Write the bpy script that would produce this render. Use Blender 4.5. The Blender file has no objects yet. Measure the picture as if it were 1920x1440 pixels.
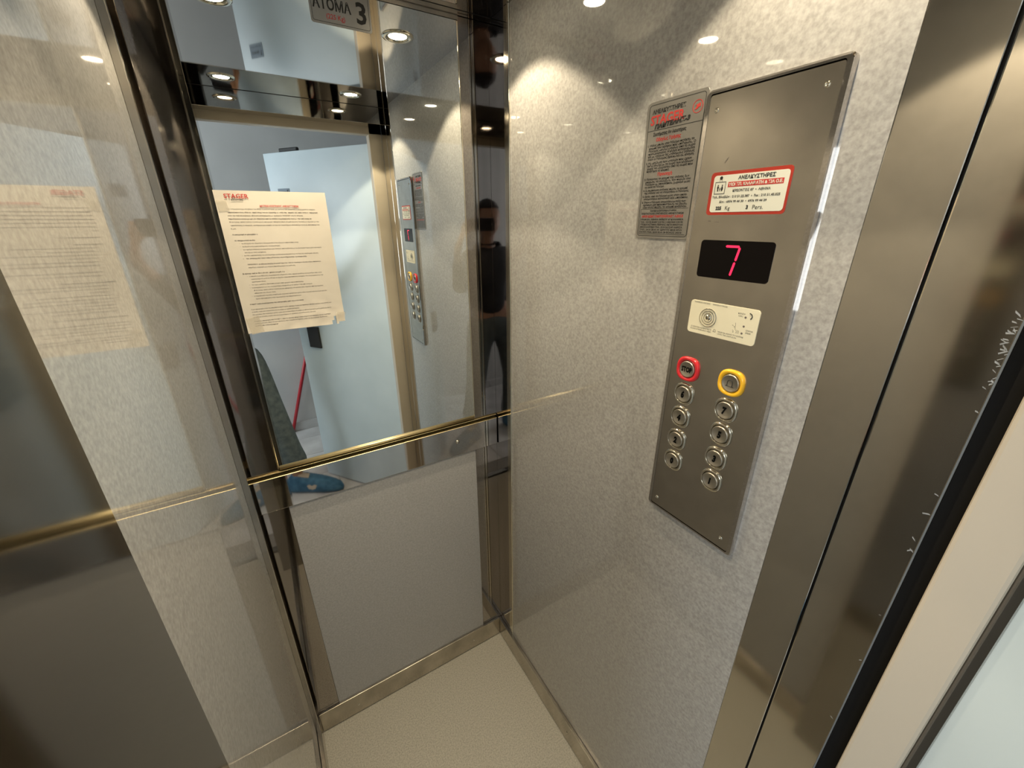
import bpy, bmesh, math, random
from mathutils import Vector, Matrix, noise
random.seed(7)
S = bpy.context.scene
COL = S.collection
PI = math.pi

# ------------------------------------------------------------------ camera
cam_d = bpy.data.cameras.new('camera'); cam = bpy.data.objects.new('camera', cam_d); COL.objects.link(cam)
YAW, PITCH, ROLL, FPX = 0.543, 0.382, 0.0058, 761.4
CAMZ = 1.644
fwd = Vector((math.sin(YAW)*math.cos(PITCH), math.cos(YAW)*math.cos(PITCH), -math.sin(PITCH)))
rgt = Vector((math.cos(YAW), -math.sin(YAW), 0)); dwn = fwd.cross(rgt)
r2 = math.cos(ROLL)*rgt + math.sin(ROLL)*dwn; d2 = -math.sin(ROLL)*rgt + math.cos(ROLL)*dwn
CM = Matrix((r2, -d2, -fwd)).transposed().to_4x4(); CM.translation = (0, 0, CAMZ)
cam.matrix_world = CM
cam_d.sensor_width = 36; cam_d.lens = FPX*36/1920; cam_d.clip_start = 0.005; cam_d.clip_end = 50
S.camera = cam

# ------------------------------------------------------------------ exposure, world, daylight of the hall
S.view_settings.view_transform = 'Standard'; S.view_settings.look = 'None'
S.view_settings.gamma = 1; S.view_settings.use_curve_mapping = False
S.view_settings.exposure = 0.0
W = bpy.data.worlds.new('world'); S.world = W; W.use_nodes = True
W.node_tree.nodes['Background'].inputs[0].default_value = (0.62, 0.80, 1.0, 1)
W.node_tree.nodes['Background'].inputs[1].default_value = 1.0
LAMP_W = 1.00          # ceiling downlights
DAY_W = 46.0          # daylight coming through the hall window
al = bpy.data.lights.new('hall_daylight', 'AREA'); al.shape = 'RECTANGLE'; al.size = 1.0; al.size_y = 1.3
al.energy = DAY_W; al.color = (0.90, 0.96, 1.0)
alo = bpy.data.objects.new('hall_daylight', al); COL.objects.link(alo)
alo.location = (-1.98, -0.75, 1.55); alo.rotation_euler = (0, -PI/2, 0)

# ------------------------------------------------------------------ dimensions (metres)
XL, XR, YB, ZC = -0.135, 0.592, 1.086, 2.092     # car: left, right, back, ceiling
YF = 0.07                                        # front edge of the car walls
YLR = 0.215                                      # where the right laminate ends
YLL = 0.232                                      # where the left laminate ends

# ------------------------------------------------------------------ materials
def mat(name, col, rough=0.5, metal=0.0, **k):
    m = bpy.data.materials.new(name); m.use_nodes = True
    b = m.node_tree.nodes['Principled BSDF']
    b.inputs['Base Color'].default_value = (*col, 1); b.inputs['Roughness'].default_value = rough
    b.inputs['Metallic'].default_value = metal
    for kk, v in k.items():
        b.inputs[kk.replace('_', ' ')].default_value = v
    return m
def noisy(m, c1, c2, scale=20, detail=6, lo=0.35, hi=0.65, bump=0.0, bscale=None, stretch=(1, 1, 1), rvar=None):
    nt = m.node_tree; b = nt.nodes['Principled BSDF']
    tc = nt.nodes.new('ShaderNodeTexCoord'); mp = nt.nodes.new('ShaderNodeMapping')
    mp.inputs['Scale'].default_value = stretch
    nt.links.new(tc.outputs['Object'], mp.inputs[0])
    n = nt.nodes.new('ShaderNodeTexNoise'); n.inputs['Scale'].default_value = scale; n.inputs['Detail'].default_value = detail
    nt.links.new(mp.outputs[0], n.inputs['Vector'])
    r = nt.nodes.new('ShaderNodeValToRGB'); r.color_ramp.elements[0].position = lo; r.color_ramp.elements[1].position = hi
    r.color_ramp.elements[0].color = (*c1, 1); r.color_ramp.elements[1].color = (*c2, 1)
    nt.links.new(n.outputs[0], r.inputs[0]); nt.links.new(r.outputs[0], b.inputs['Base Color'])
    if rvar:
        mr = nt.nodes.new('ShaderNodeMapRange'); mr.inputs[3].default_value = rvar[0]; mr.inputs[4].default_value = rvar[1]
        n3 = nt.nodes.new('ShaderNodeTexNoise'); n3.inputs['Scale'].default_value = 9; n3.inputs['Detail'].default_value = 5
        nt.links.new(tc.outputs['Object'], n3.inputs['Vector'])
        nt.links.new(n3.outputs[0], mr.inputs[0]); nt.links.new(mr.outputs[0], b.inputs['Roughness'])
    if bump:
        n2 = nt.nodes.new('ShaderNodeTexNoise'); n2.inputs['Scale'].default_value = bscale or scale; n2.inputs['Detail'].default_value = 3
        nt.links.new(mp.outputs[0], n2.inputs['Vector'])
        bu = nt.nodes.new('ShaderNodeBump'); bu.inputs['Strength'].default_value = bump; bu.inputs['Distance'].default_value = 0.001
        nt.links.new(n2.outputs[0], bu.inputs['Height']); nt.links.new(bu.outputs[0], b.inputs['Normal'])
    return m
M = {}
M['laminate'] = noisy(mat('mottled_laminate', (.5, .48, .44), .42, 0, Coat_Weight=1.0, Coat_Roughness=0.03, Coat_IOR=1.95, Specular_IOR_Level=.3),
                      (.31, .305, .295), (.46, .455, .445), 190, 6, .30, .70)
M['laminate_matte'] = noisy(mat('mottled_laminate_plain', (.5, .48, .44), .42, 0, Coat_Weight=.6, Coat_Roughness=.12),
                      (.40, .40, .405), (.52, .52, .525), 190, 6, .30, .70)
M['steel'] = noisy(mat('brushed_steel', (.5, .47, .42), .13, 1, Coat_Weight=1.0, Coat_Roughness=.02, Coat_IOR=1.9), (.33, .305, .265), (.40, .375, .33), 3, 4, .3, .7, rvar=(.30, .42))
M['steel_face'] = noisy(mat('satin_steel_faceplate', (.5, .47, .42), .25, 1), (.46, .43, .38), (.56, .525, .465), 30, 4, .2, .8, rvar=(.15, .27))
M['steel_polished'] = noisy(mat('side_steel', (.4, .38, .35), .07, 1), (.36, .345, .31), (.42, .40, .37), 3, 4, .3, .7, rvar=(.05, .10))
M['steel_right'] = noisy(mat('front_panel_steel', (.5, .47, .42), .07, 1), (.57, .535, .475), (.64, .605, .54), 3, 4, .3, .7, rvar=(.05, .11))
M['corner'] = noisy(mat('dark_polished_corner_steel', (.4, .37, .35), .03, 1), (.33, .305, .285), (.43, .40, .375), 2, 3, .3, .7, bump=.012, bscale=14, stretch=(6, 6, .4))
M['chrome'] = noisy(mat('polished_steel', (.6, .56, .52), .03, 1), (.52, .49, .46), (.60, .57, .54), 2, 3, .3, .7, bump=.012, bscale=14, stretch=(6, 6, .4))
M['ceiling'] = mat('polished_ceiling_steel', (.52, .49, .46), .035, 1)
M['kick'] = noisy(mat('worn_kick_steel', (.5, .46, .4), .18, 1), (.36, .33, .28), (.60, .56, .49), 12, 8, .25, .7, rvar=(.1, .3))
M['brass'] = mat('bright_rail_metal', (1.0, .84, .50), .30, 1)
M['mirror'] = mat('silvered_glass', (.84, .87, .86), .0, 1)
M['edge'] = mat('glass_edge', (.25, .34, .30), .1, 0)
M['floor'] = noisy(mat('speckled_vinyl', (.5, .46, .38), .45), (.34, .33, .285), (.52, .50, .44), 240, 4, .3, .62, bump=.5, bscale=420)
M['black'] = mat('shaft_shade_black', (.006, .006, .006), .9)
M['rubber'] = mat('black_rubber', (.015, .015, .015), .6)
M['cream'] = mat('cream_frame_paint', (.52, .455, .36), .42)
M['door'] = noisy(mat('pale_blue_gloss_paint', (.66, .74, .76), .32), (.54, .64, .69), (.60, .70, .75), 4, 3, .3, .7, bump=.15, bscale=35)
M['wallpaint'] = noisy(mat('hall_white_paint', (.7, .7, .7), .8), (.56, .56, .55), (.63, .63, .62), 3, 4, .3, .7)
M['tile'] = noisy(mat('hall_marble_tile', (.6, .6, .58), .35), (.48, .47, .46), (.70, .70, .69), 5, 8, .3, .7)
M['grout'] = mat('grout', (.25, .24, .22), .9)
M['paper'] = noisy(mat('paper', (.8, .76, .66), .7), (.76, .71, .62), (.84, .79, .70), 9, 4, .3, .7)
M['tape'] = mat('clear_tape', (.82, .77, .66), .2, 0, Alpha=.3)
M['ink'] = mat('black_print', (.02, .02, .02), .6)
M['ink_deep'] = mat('black_enamel_fill', (.003, .003, .003), .9, 0, Specular_IOR_Level=.1)
M['ink_soft'] = mat('grey_print', (.14, .12, .11), .7)
M['ink_red'] = mat('red_print', (.55, .045, .04), .5)
M['plate'] = noisy(mat('engraved_aluminium', (.36, .35, .33), .35, .7), (.33, .32, .30), (.38, .37, .35), 20, 3)
M['white'] = mat('white_label', (.78, .78, .68), .4)
M['ivory'] = mat('ivory_plastic', (.74, .70, .54), .4)
M['red_border'] = mat('red_border_print', (.42, .035, .02), .4)
M['red'] = mat('red_plastic', (.62, .02, .03), .25, 0, Coat_Weight=.5)
M['yellow'] = mat('yellow_plastic', (.85, .48, .02), .25, 0, Coat_Weight=.5)
M['button'] = mat('button_steel', (.50, .465, .40), .36, 1)
M['rim'] = mat('polished_button_rim', (.72, .68, .58), .1, 1)
M['screen'] = mat('black_acrylic', (.004, .003, .003), .1, 0, Specular_IOR_Level=.12)
M['led'] = mat('red_led', (.8, .01, .04), .4); b = M['led'].node_tree.nodes['Principled BSDF']
b.inputs['Emission Color'].default_value = (1, .02, .10, 1); b.inputs['Emission Strength'].default_value = 1.1
M['lamp'] = mat('halogen_glow', (1, 1, 1), .5); b = M['lamp'].node_tree.nodes['Principled BSDF']
b.inputs['Emission Color'].default_value = (1, .86, .60, 1); b.inputs['Emission Strength'].default_value = 55
M['redstick'] = mat('red_painted_handle', (.45, .02, .03), .35)
M['gap_shade'] = mat('gap_shade_brown', (.10, .08, .055), .7)
M['film'] = mat('torn_protective_film', (.42, .45, .48), .3, 0, Alpha=.6)
M['floorplate'] = mat('grey_blue_plastic', (.20, .26, .32), .5)
M['strip'] = mat('film_edge_highlight', (.14, .16, .18), .25)
M['skin'] = mat('skin', (.52, .29, .19), .5, 0, Subsurface_Weight=.05)
M['jeans'] = noisy(mat('grey_green_denim', (.1, .12, .12), .9), (.075, .095, .10), (.13, .155, .155), 30, 6)
M['jacket'] = noisy(mat('dark_jacket', (.02, .02, .024), .6), (.012, .012, .015), (.03, .028, .03), 18, 5)
M['hair'] = mat('dark_hair', (.03, .02, .015), .5)
M['shoe'] = noisy(mat('blue_shoe', (.05, .17, .30), .7), (.03, .12, .22), (.08, .22, .36), 25, 5)
M['shoe_pale'] = mat('pale_shoe_trim', (.6, .52, .42), .7)
M['phone'] = mat('dark_phone', (.02, .02, .025), .2)
M['lens'] = mat('lens_glass', (.01, .01, .02), .02)

# ------------------------------------------------------------------ helpers
def link(name, me, m=None, parent=None):
    o = bpy.data.objects.new(name, me); COL.objects.link(o)
    if m is not None and me is not None and len(me.materials) == 0: me.materials.append(m)
    if parent is not None: o.parent = parent
    return o
def from_bm(name, bm, m, parent=None, smooth=False):
    me = bpy.data.meshes.new(name)
    bmesh.ops.recalc_face_normals(bm, faces=bm.faces)
    if smooth:
        for f in bm.faces: f.smooth = True
    bm.to_mesh(me); bm.free()
    return link(name, me, m, parent)
def add_box(bm, lo, hi, bev=0.0, seg=1):
    lo = Vector(lo); hi = Vector(hi)
    r = bmesh.ops.create_cube(bm, size=1.0)
    vs = r['verts']
    for v in vs: v.co = Vector(((lo[i]+hi[i])/2 + v.co[i]*(hi[i]-lo[i]) for i in range(3)))
    if bev:
        es = list({e for v in vs for e in v.link_edges})
        bmesh.ops.bevel(bm, geom=es, offset=bev, segments=seg, affect='EDGES', profile=.5)
def box(name, lo, hi, m, parent=None, bev=0.0, seg=1):
    bm = bmesh.new(); add_box(bm, lo, hi, bev, seg)
    return from_bm(name, bm, m, parent)
def boxes(name, lst, m, parent=None, bev=0.0):
    bm = bmesh.new()
    for lo, hi in lst: add_box(bm, lo, hi, bev)
    return from_bm(name, bm, m, parent)
def rr_pts(w, h, r, n=5, cx=0, cy=0):
    out = []
    for (sx, sy, a0) in ((1, 1, 0), (-1, 1, PI/2), (-1, -1, PI), (1, -1, 1.5*PI)):
        for i in range(n+1):
            a = a0 + i*PI/2/n
            out.append((cx + sx*(w/2-r) + r*math.cos(a), cy + sy*(h/2-r) + r*math.sin(a)))
    return out
def add_prism(bm, pts, z0, z1, inset=0.0, hole=None):
    """closed outline extruded along local z; optional small chamfer and hole outline (same point count)"""
    n = len(pts)
    cx = sum(p[0] for p in pts)/n; cy = sum(p[1] for p in pts)/n
    def ring(ps, z, k=0.0):
        vs = []
        for (x, y) in ps:
            d = math.hypot(x-cx, y-cy) or 1
            vs.append(bm.verts.new((x-(x-cx)/d*k, y-(y-cy)/d*k, z)))
        return vs
    def bridge(a, b):
        for i in range(n): bm.faces.new((a[i], a[(i+1) % n], b[(i+1) % n], b[i]))
    r0 = ring(pts, z0)
    if inset:
        r1 = ring(pts, z1-inset); r2_ = ring(pts, z1, inset); bridge(r0, r1); bridge(r1, r2_); top = r2_
    else:
        r1 = ring(pts, z1); bridge(r0, r1); top = r1
    if hole:
        h1 = ring(hole, z1, -inset*.5); h0 = ring(hole, z0); bridge(top, h1); bridge(h1, h0); bridge(h0, r0)
    else:
        bm.faces.new(top); bm.faces.new(list(reversed(r0)))
def prism(name, pts, z0, z1, m, parent=None, inset=0.0, hole=None, smooth=False):
    bm = bmesh.new(); add_prism(bm, pts, z0, z1, inset, hole)
    return from_bm(name, bm, m, parent, smooth)
def circ(r, n=32, cx=0, cy=0, sx=1, sy=1):
    return [(cx+r*sx*math.cos(2*PI*i/n), cy+r*sy*math.sin(2*PI*i/n)) for i in range(n)]
def add_lathe(bm, prof, n=32, cx=0, cy=0):
    rings = []
    for (r, z) in prof:
        if r < 1e-6: rings.append([bm.verts.new((cx, cy, z))])
        else: rings.append([bm.verts.new((cx+r*math.cos(2*PI*i/n), cy+r*math.sin(2*PI*i/n), z)) for i in range(n)])
    for a, b_ in zip(rings, rings[1:]):
        for i in range(n):
            j = (i+1) % n
            if len(a) == 1 and len(b_) == 1: continue
            if len(a) == 1: bm.faces.new((a[0], b_[j], b_[i]))
            elif len(b_) == 1: bm.faces.new((a[i], a[j], b_[0]))
            else: bm.faces.new((a[i], a[j], b_[j], b_[i]))
def lathe(name, prof, m, parent=None, n=32, cx=0, cy=0, smooth=True):
    bm = bmesh.new(); add_lathe(bm, prof, n, cx, cy)
    return from_bm(name, bm, m, parent, smooth)
def add_tube(bm, pts, r, n=8, cap=True):
    pts = [Vector(p) for p in pts]; rings = []
    for i, p in enumerate(pts):
        t = (pts[min(i+1, len(pts)-1)] - pts[max(i-1, 0)]).normalized()
        a = t.cross(Vector((0, 0, 1)))
        if a.length < 1e-3: a = t.cross(Vector((1, 0, 0)))
        a.normalize(); c = t.cross(a)
        rr = r[i] if isinstance(r, (list, tuple)) else r
        rings.append([bm.verts.new(p + rr*(math.cos(2*PI*k/n)*a + math.sin(2*PI*k/n)*c)) for k in range(n)])
    for a, b_ in zip(rings, rings[1:]):
        for k in range(n): bm.faces.new((a[k], a[(k+1) % n], b_[(k+1) % n], b_[k]))
    if cap: bm.faces.new(rings[0]); bm.faces.new(list(reversed(rings[-1])))
def tube(name, pts, r, m, parent=None, n=12):
    bm = bmesh.new(); add_tube(bm, pts, r, n)
    return from_bm(name, bm, m, parent, True)
def struct(o): o['kind'] = 'structure'; return o
def empty(name, loc=(0, 0, 0), basis=None):
    o = bpy.data.objects.new(name, None); COL.objects.link(o); o.empty_display_size = .05
    if basis:
        u, v, n = [Vector(q) for q in basis]
        mm = Matrix((u, v, n)).transposed().to_4x4(); mm.translation = loc; o.matrix_world = mm
    else: o.location = loc
    return o
def tag(o, label, cat, group=None):
    o['label'] = label; o['category'] = cat
    if group: o['group'] = group
    return o
BACK = ((1, 0, 0), (0, 0, 1), (0, -1, 0))         # reading direction, up, outward normal
RIGHT = ((0, -1, 0), (0, 0, 1), (-1, 0, 0))
LEFT = ((0, 1, 0), (0, 0, 1), (1, 0, 0))
# flat print: every string becomes mesh
_dg = None
def add_text(bm, s, x, y, size, fit=None, align='L', shear=0, bold=0.0, z=0.0, res=2, sx=1.0, rot=0.0):
    cu = bpy.data.curves.new('print', 'FONT'); cu.body = s; cu.size = size; cu.resolution_u = res
    cu.shear = shear; cu.offset = bold
    ob = bpy.data.objects.new('print', cu); COL.objects.link(ob)
    dg = bpy.context.evaluated_depsgraph_get()
    me = bpy.data.meshes.new_from_object(ob.evaluated_get(dg))
    xs = [v.co.x for v in me.vertices]
    if xs:
        x0, x1 = min(xs), max(xs); w = max(x1-x0, 1e-6)
        k = (fit/w) if fit else sx
        off = 0 if align == 'L' else (-.5*w*k if align == 'C' else -w*k)
        cr, sr = math.cos(rot), math.sin(rot)
        for v in me.vertices:
            a = (v.co.x-x0)*k+off; b_ = v.co.y
            v.co = Vector((x + a*cr - b_*sr, y + a*sr + b_*cr, z))
        bm.from_mesh(me)
    bpy.data.meshes.remove(me); bpy.data.objects.remove(ob); bpy.data.curves.remove(cu)
def text_obj(name, items, m, parent, z):
    bm = bmesh.new()
    for it in items: add_text(bm, z=z, **it)
    me = bpy.data.meshes.new(name); bm.to_mesh(me); bm.free()
    o = link(name, me, m, parent); o['kind'] = 'stuff'     # flat print, too fine to pick apart
    return o
T = lambda s, x, y, size, **k: dict(s=s, x=x, y=y, size=size, **k)

# ------------------------------------------------------------------ the car: floor, ceiling
fl = struct(box('floor', (XL-.05, YF, -.03), (XR+.05, YB+.03, 0), M['floor']))
ce = struct(box('ceiling', (XL-.06, YF, ZC), (XR+.06, YB+.06, ZC+.02), M['ceiling']))
for i, (x0, x1, y0, y1) in enumerate(((XL, XR, .141, .1425), (XL, XR, YB-.016, YB-.0145))):
    box('panel_joint', (x0, y0, ZC-.0008), (x1, y1, ZC+.001), M['rubber'], ce)

# ------------------------------------------------------------------ back wall
wb = struct(box('wall_back', (XL-.06, YB+.006, -.03), (XR+.06, YB+.06, ZC), M['rubber']))
box('laminate_panel', (-.055, YB-.001, .08), (.509, YB+.008, .934), M['laminate_matte'], wb)
for x0, x1 in ((XL-.004, -.0556), (.5096, XR+.004)):
    box('corner_plate', (x0, YB-.0016, .05), (x1, YB+.008, .9305), M['corner'], wb, .0006)
for x0, x1 in ((XL-.004, -.0560), (.5100, XR+.004)):
    box('corner_plate', (x0, YB-.0016, 1.044), (x1, YB+.008, ZC), M['corner'], wb, .0006)
box('steel_band', (XL+.003, YB-.009, .9312), (XR-.003, YB+.008, 1.0300), M['chrome'], wb, .0012, 2)
box('band_top_lip', (XL+.003, YB-.0075, 1.0405), (XR-.003, YB+.008, 1.0428), M['brass'], wb, .0008, 2)
box('band_edge', (XL+.003, YB-.0105, 1.0290), (XR-.003, YB+.006, 1.0312), M['brass'], wb, .001, 1)
lathe('dome_screw', [(0.0, .0045), (.0025, .0042), (.005, .003), (.0065, .0008), (.0068, 0)], M['rim'], wb, 16).matrix_local = \
    Matrix.Translation((.443, YB-.009, .981)) @ Matrix.Rotation(PI/2, 4, 'X')
box('mirror_top_trim', (-.056, YB-.003, 2.078), (.512, YB+.006, ZC), M['kick'], wb)

# mirror
mi = empty('wall_mirror', (.227, YB, 1.045)); tag(mi, 'tall clear wall mirror above the polished band on the back wall', 'mirror')
mx0, mx1 = -.0545, .5085
o = box('glass', (mx0-.227, -.0018, .006), (mx1-.227, .0055, 1.032), M['mirror'], mi)
for x in (mx0, mx1):
    box('side_trim', (x-.227-(.004 if x < 0 else 0), -.0035, .004), (x-.227+(0 if x < 0 else .004), .0055, 1.032), M['rim'], mi, .0012)
bm = bmesh.new(); add_tube(bm, [(mx0-.227+.001, -.0040, .0052), (mx1-.227-.001, -.0040, .0052)], .0048, 16)
o = from_bm('bottom_rail', bm, M['brass'], mi, True); o['label'] = 'bright gold-toned rounded rail under the glass'

# ------------------------------------------------------------------ right wall
wr = struct(box('wall_right', (XR+.008, YF+.001, -.03), (XR+.06, YB+.06, ZC), M['rubber']))
box('laminate_panel', (XR, YLR, .075), (XR+.012, .982, ZC), M['laminate'], wr)
box('corner_plate', (XR-.0005, 1.008, .05), (XR+.012, YB-.0017, ZC), M['corner'], wr, .0006)
for y0, y1, p in ((.982, .9905, .004), (.9915, 1.0075, .0022)):
    box('edge_trim', (XR-p, y0, .085), (XR+.01, y1, ZC), M['rim'], wr, .0014, 2)
box('steel_panel', (XR-.0012, .149, -.0), (XR+.012, YLR-.0006, ZC), M['steel_right'], wr, .001, 2)
box('steel_panel', (XR-.0012, YF, -.0), (XR+.012, .1465, ZC), M['steel_right'], wr, .0016, 2)
box('edge_strip', (XR-.0018, YF-.0006, 0), (XR-.0010, YF+.0010, ZC), M['strip'], wr)  # film strip whose colour paints the thin bluish highlight along the edge
# flaking film along the front edge
bm = bmesh.new()
for k in range(34):
    z = random.uniform(.85, 1.6) if k < 9 else random.uniform(1.485, 1.56)
    l = random.uniform(.003, .009); w = random.uniform(.0003, .0010)
    a = random.uniform(-.6, .9); y0 = YF + random.uniform(.0005, .004)
    c, s = math.cos(a), math.sin(a)
    q = [(0, 0), (l, -w), (l*1.1, w), (.3*l, 1.6*w)]
    vs = [bm.verts.new((XR-.0016-random.uniform(0, .0006), y0 + px*c*.7, z + px*s + py)) for px, py in q]
    bm.faces.new(vs)
o = from_bm('torn_film', bm, M['film'], wr); o['kind'] = 'stuff'; o['label'] = 'pale torn scraps of protective film along the steel edge'

# ------------------------------------------------------------------ left wall
wl = struct(box('wall_left', (XL-.06, YF+.001, -.03), (XL-.016, YB+.06, ZC), M['rubber']))
box('laminate_panel', (XL-.012, YLL, .075), (XL, 1.0255, ZC), M['laminate'], wl)
box('corner_plate', (XL-.014, 1.052, .05), (XL-.002, YB-.0017, ZC), M['corner'], wl, .0006)
for y0, y1, p in ((1.028, 1.037, .013), (1.038, 1.0515, .0035)):
    box('edge_trim', (XL-.01, y0, .088), (XL+p, y1, ZC), M['steel_face'] if p > .01 else M['rim'], wl, .0014, 2)
box('front_post', (XL-.016, YF, 0), (-.081, YLL-.0006, ZC), M['steel_polished'], wl, .0015, 2)

# ------------------------------------------------------------------ kick plates
def kick(name, lo, hi, screws, basis):
    k = struct(box(name, lo, hi, M['kick'], None, .0012, 2))
    for (sx, sy, sz) in screws:
        s = lathe('screw', [(0, .0004), (.0012, .0003), (.0014, .0012), (.0034, .001), (.004, 0)], M['rim'], k, 14)
        u, v, n = [Vector(q) for q in basis]
        mm = Matrix((u, v, n)).transposed().to_4x4(); mm.translation = (sx, sy, sz); s.matrix_world = mm
    return k
kick('baseboard_back', (XL+.014, YB-.011, .004), (XR-.0115, YB-.0018, .093), [(.002, YB-.011, .042), (.46, YB-.011, .044)], BACK)
kick('baseboard_right', (XR-.011, YLR, .004), (XR-.0005, YB-.0025, .088), [(XR-.011, .97, .045), (XR-.011, .62, .045), (XR-.011, .34, .045)], RIGHT)
kick('baseboard_left', (XL+.001, YLL, .004), (XL+.0135, YB-.0025, .088), [(XL+.0135, .9, .04), (XL+.0135, .5, .04)], LEFT)

# ------------------------------------------------------------------ car header, landing frame, shaft gap
t = struct(box('trim_1', (XL-.02, YF, 2.030), (XR+.012, .140, ZC), M['chrome'], None, .001))
fr = struct(box('trim_2', (.540, -.0, -.01), (.70, .046, 2.06), M['cream'], None, .004, 2))
box('frame_rebate', (.600, -.02, -.01), (.70, 0.0, 2.02), M['cream'], fr, .002)
box('seal_gap_shade', (.545, -.0035, 0), (.558, .0, 2.0), M['gap_shade'], fr, .001)  # seal strip coloured as the shade in the gap beside the door leaf
fr = struct(box('trim_3', (-.24, -.0, -.01), (-.092, .046, 2.06), M['cream'], None, .004, 2))
fr = struct(box('trim_4', (-.24, -.0, 2.004), (.70, .046, 2.10), M['cream'], None, .004, 2))
struct(boxes('gap_blackout', [((.612, .036, -.03), (.75, .085, 2.3)), ((-.30, .036, -.03), (-.165, .085, 2.3)),
                        ((-.30, .036, 2.07), (.75, .068, 2.3)), ((-.3, .045, -.10), (.75, .075, -.03))], M['black']))  # added black boxes: stop light leaks and stand for the dark shaft gap
struct(box('doorstep', (-.15, .012, -.02), (.60, .049, -.001), M['kick'], None, .001))

# ------------------------------------------------------------------ hall behind the camera
HY = -1.40; HX0, HX1, HZ = -1.9, 2.0, 2.55
hf = struct(box('floor_hall', (HX0, HY-.1, -.04), (HX1, .012, -.004), M['grout']))
proto = box('tile', (0, 0, -.004), (.297, .297, .0), M['tile'], hf, .0008)
n = 0
for i in range(13):
    for j in range(5):
        o = proto if n == 0 else proto.copy()
        if n: COL.objects.link(o)
        o.location = (HX0+.001+i*.30, HY+.001-.115+j*.30, 0); n += 1
        if j == 4: o.scale = (1, .70, 1)
hb = struct(box('wall_hall_back', (HX0-.1, HY-.1, 0), (HX1+.1, HY, HZ), M['wallpaint']))
sk = struct(box('baseboard_hall', (HX0, HY, 0), (HX0+.01, HY+.012, .075), M['tile']))
proto = box('tile', (0, 0, 0), (.296, .012, .078), M['tile'], sk, .0008); proto.location = (HX0+.012, HY, 0)
for i in range(1, 12):
    o = proto.copy(); COL.objects.link(o); o.location = (HX0+.012+i*.30, HY, 0)
struct(box('wall_hall_right', (HX1, HY, 0), (HX1+.1, .0, HZ), M['wallpaint']))
struct(boxes('wall_hall_left', [((HX0-.1, HY, 0), (HX0, 0, .85)), ((HX0-.1, HY, 2.2), (HX0, 0, HZ)),
      ((HX0-.1, HY, .85), (HX0, -1.3, 2.2)), ((HX0-.1, -.2, .85), (HX0, 0, 2.2))], M['wallpaint']))
wn = struct(boxes('window_1', [((HX0-.06, -1.3, .85), (HX0-.02, -1.25, 2.2)), ((HX0-.06, -.25, .85), (HX0-.02, -.2, 2.2)),
      ((HX0-.06, -1.25, .85), (HX0-.02, -.25, .90)), ((HX0-.06, -1.25, 2.15), (HX0-.02, -.25, 2.2)),
      ((HX0-.06, -.77, .90), (HX0-.02, -.73, 2.15))], M['wallpaint']))
struct(boxes('wall_hall_front', [((HX0, .002, 0), (-.24, .045, HZ)), ((.70, .002, 0), (HX1, .045, HZ)),
      ((-.24, .002, 2.10), (.70, .045, HZ))], M['wallpaint']))
struct(box('ceiling_hall', (HX0-.1, HY-.1, HZ), (HX1+.1, .045, HZ+.05), M['wallpaint']))

# landing door leaf, swung outward
dU = Vector((-.407, -.575, 0)).normalized(); dN = Vector((-dU.y*-1, 0, 0))
dN = Vector((dU.y, -dU.x, 0))
if dN.x > 0: dN = -dN
door = empty('door_1', (.548, -.0085, .012), (dU, (0, 0, 1), dN)); door['kind'] = 'structure'
box('door_leaf', (0, 0, -.04), (.705, 1.966, 0), M['door'], door, .003, 2)
box('lock_cover', (.530, .925, 0), (.622, 1.055, .012), M['rubber'], door, .003)
box('closer_arm', (.47, 1.966, -.03), (.60, 1.985, -.012), M['rubber'], door, .004)
pl = prism('floor_number_plate', rr_pts(.085, .055, .002, 2, .60, 1.770), 0, .0015, M['floorplate'], door)
text_obj('plate_print', [T('7', .564, 1.772, .026, bold=.0006, fit=.012), T('ΟΡΟΦΟΣ', .582, 1.772, .014, fit=.052, bold=.0004),
                         T('ΑΝΕΛΚΥΣΤΗΡΕΣ', .566, 1.752, .008, fit=.068)], M['ink'], pl, .0019)

# red handle leaning behind the door
st = tube('broom_handle', [(-.018, -1.375, .0), (.10, -1.365, .36), (.33, -1.352, 1.06)], .0125, M['redstick'])
tag(st, 'thin red broom handle leaning on the white hall wall, seen in the mirror', 'broom')

# ------------------------------------------------------------------ ceiling downlights
LP = [(.432, .885, 'downlight above the back right corner of the car'), (.028, .885, 'downlight above the back left corner of the car'),
      (.432, .28, 'downlight by the doorway on the control panel side'), (.022, .28, 'downlight by the doorway on the left wall side')]
ring_me = glow_me = None
for i, (x, y, lab) in enumerate(LP):
    e = empty('ceiling_downlight', (x, y, ZC)); tag(e, 'round chrome-rimmed warm ' + lab, 'ceiling light', 'downlights in the polished ceiling')
    if i == 0:
        a = lathe('bezel_ring', [(.027, 0.004), (.027, -.001), (.030, -.0035), (.035, -.004), (.040, -.0022), (.041, 0)], M['rim'], e, 40); ring_me = a.data
        c_ = lathe('reflector', [(.027, .004), (.0262, -.0008), (.0235, -.0006), (.023, .002)], M['rim'], e, 40); cup_me = c_.data
        g = lathe('glowing_lens', [(0, -.0014), (.012, -.0013), (.0232, -.0002)], M['lamp'], e, 32); glow_me = g.data
    else:
        for nm, me in (('bezel_ring', ring_me), ('reflector', cup_me), ('glowing_lens', glow_me)): link(nm, me, None, e)
    for nm, size, en, bl in (('downlight_beam', 106, LAMP_W, .10), ('downlight_core', 62, LAMP_W*.42, .9)):
        l = bpy.data.lights.new(nm, 'SPOT'); l.energy = en*10; l.color = (1, .83, .57); l.spot_size = math.radians(size); l.spot_blend = bl
        l.shadow_soft_size = .012
        lo = bpy.data.objects.new(nm, l); COL.objects.link(lo); lo.parent = e; lo.location = (0, 0, -.016)

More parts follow.
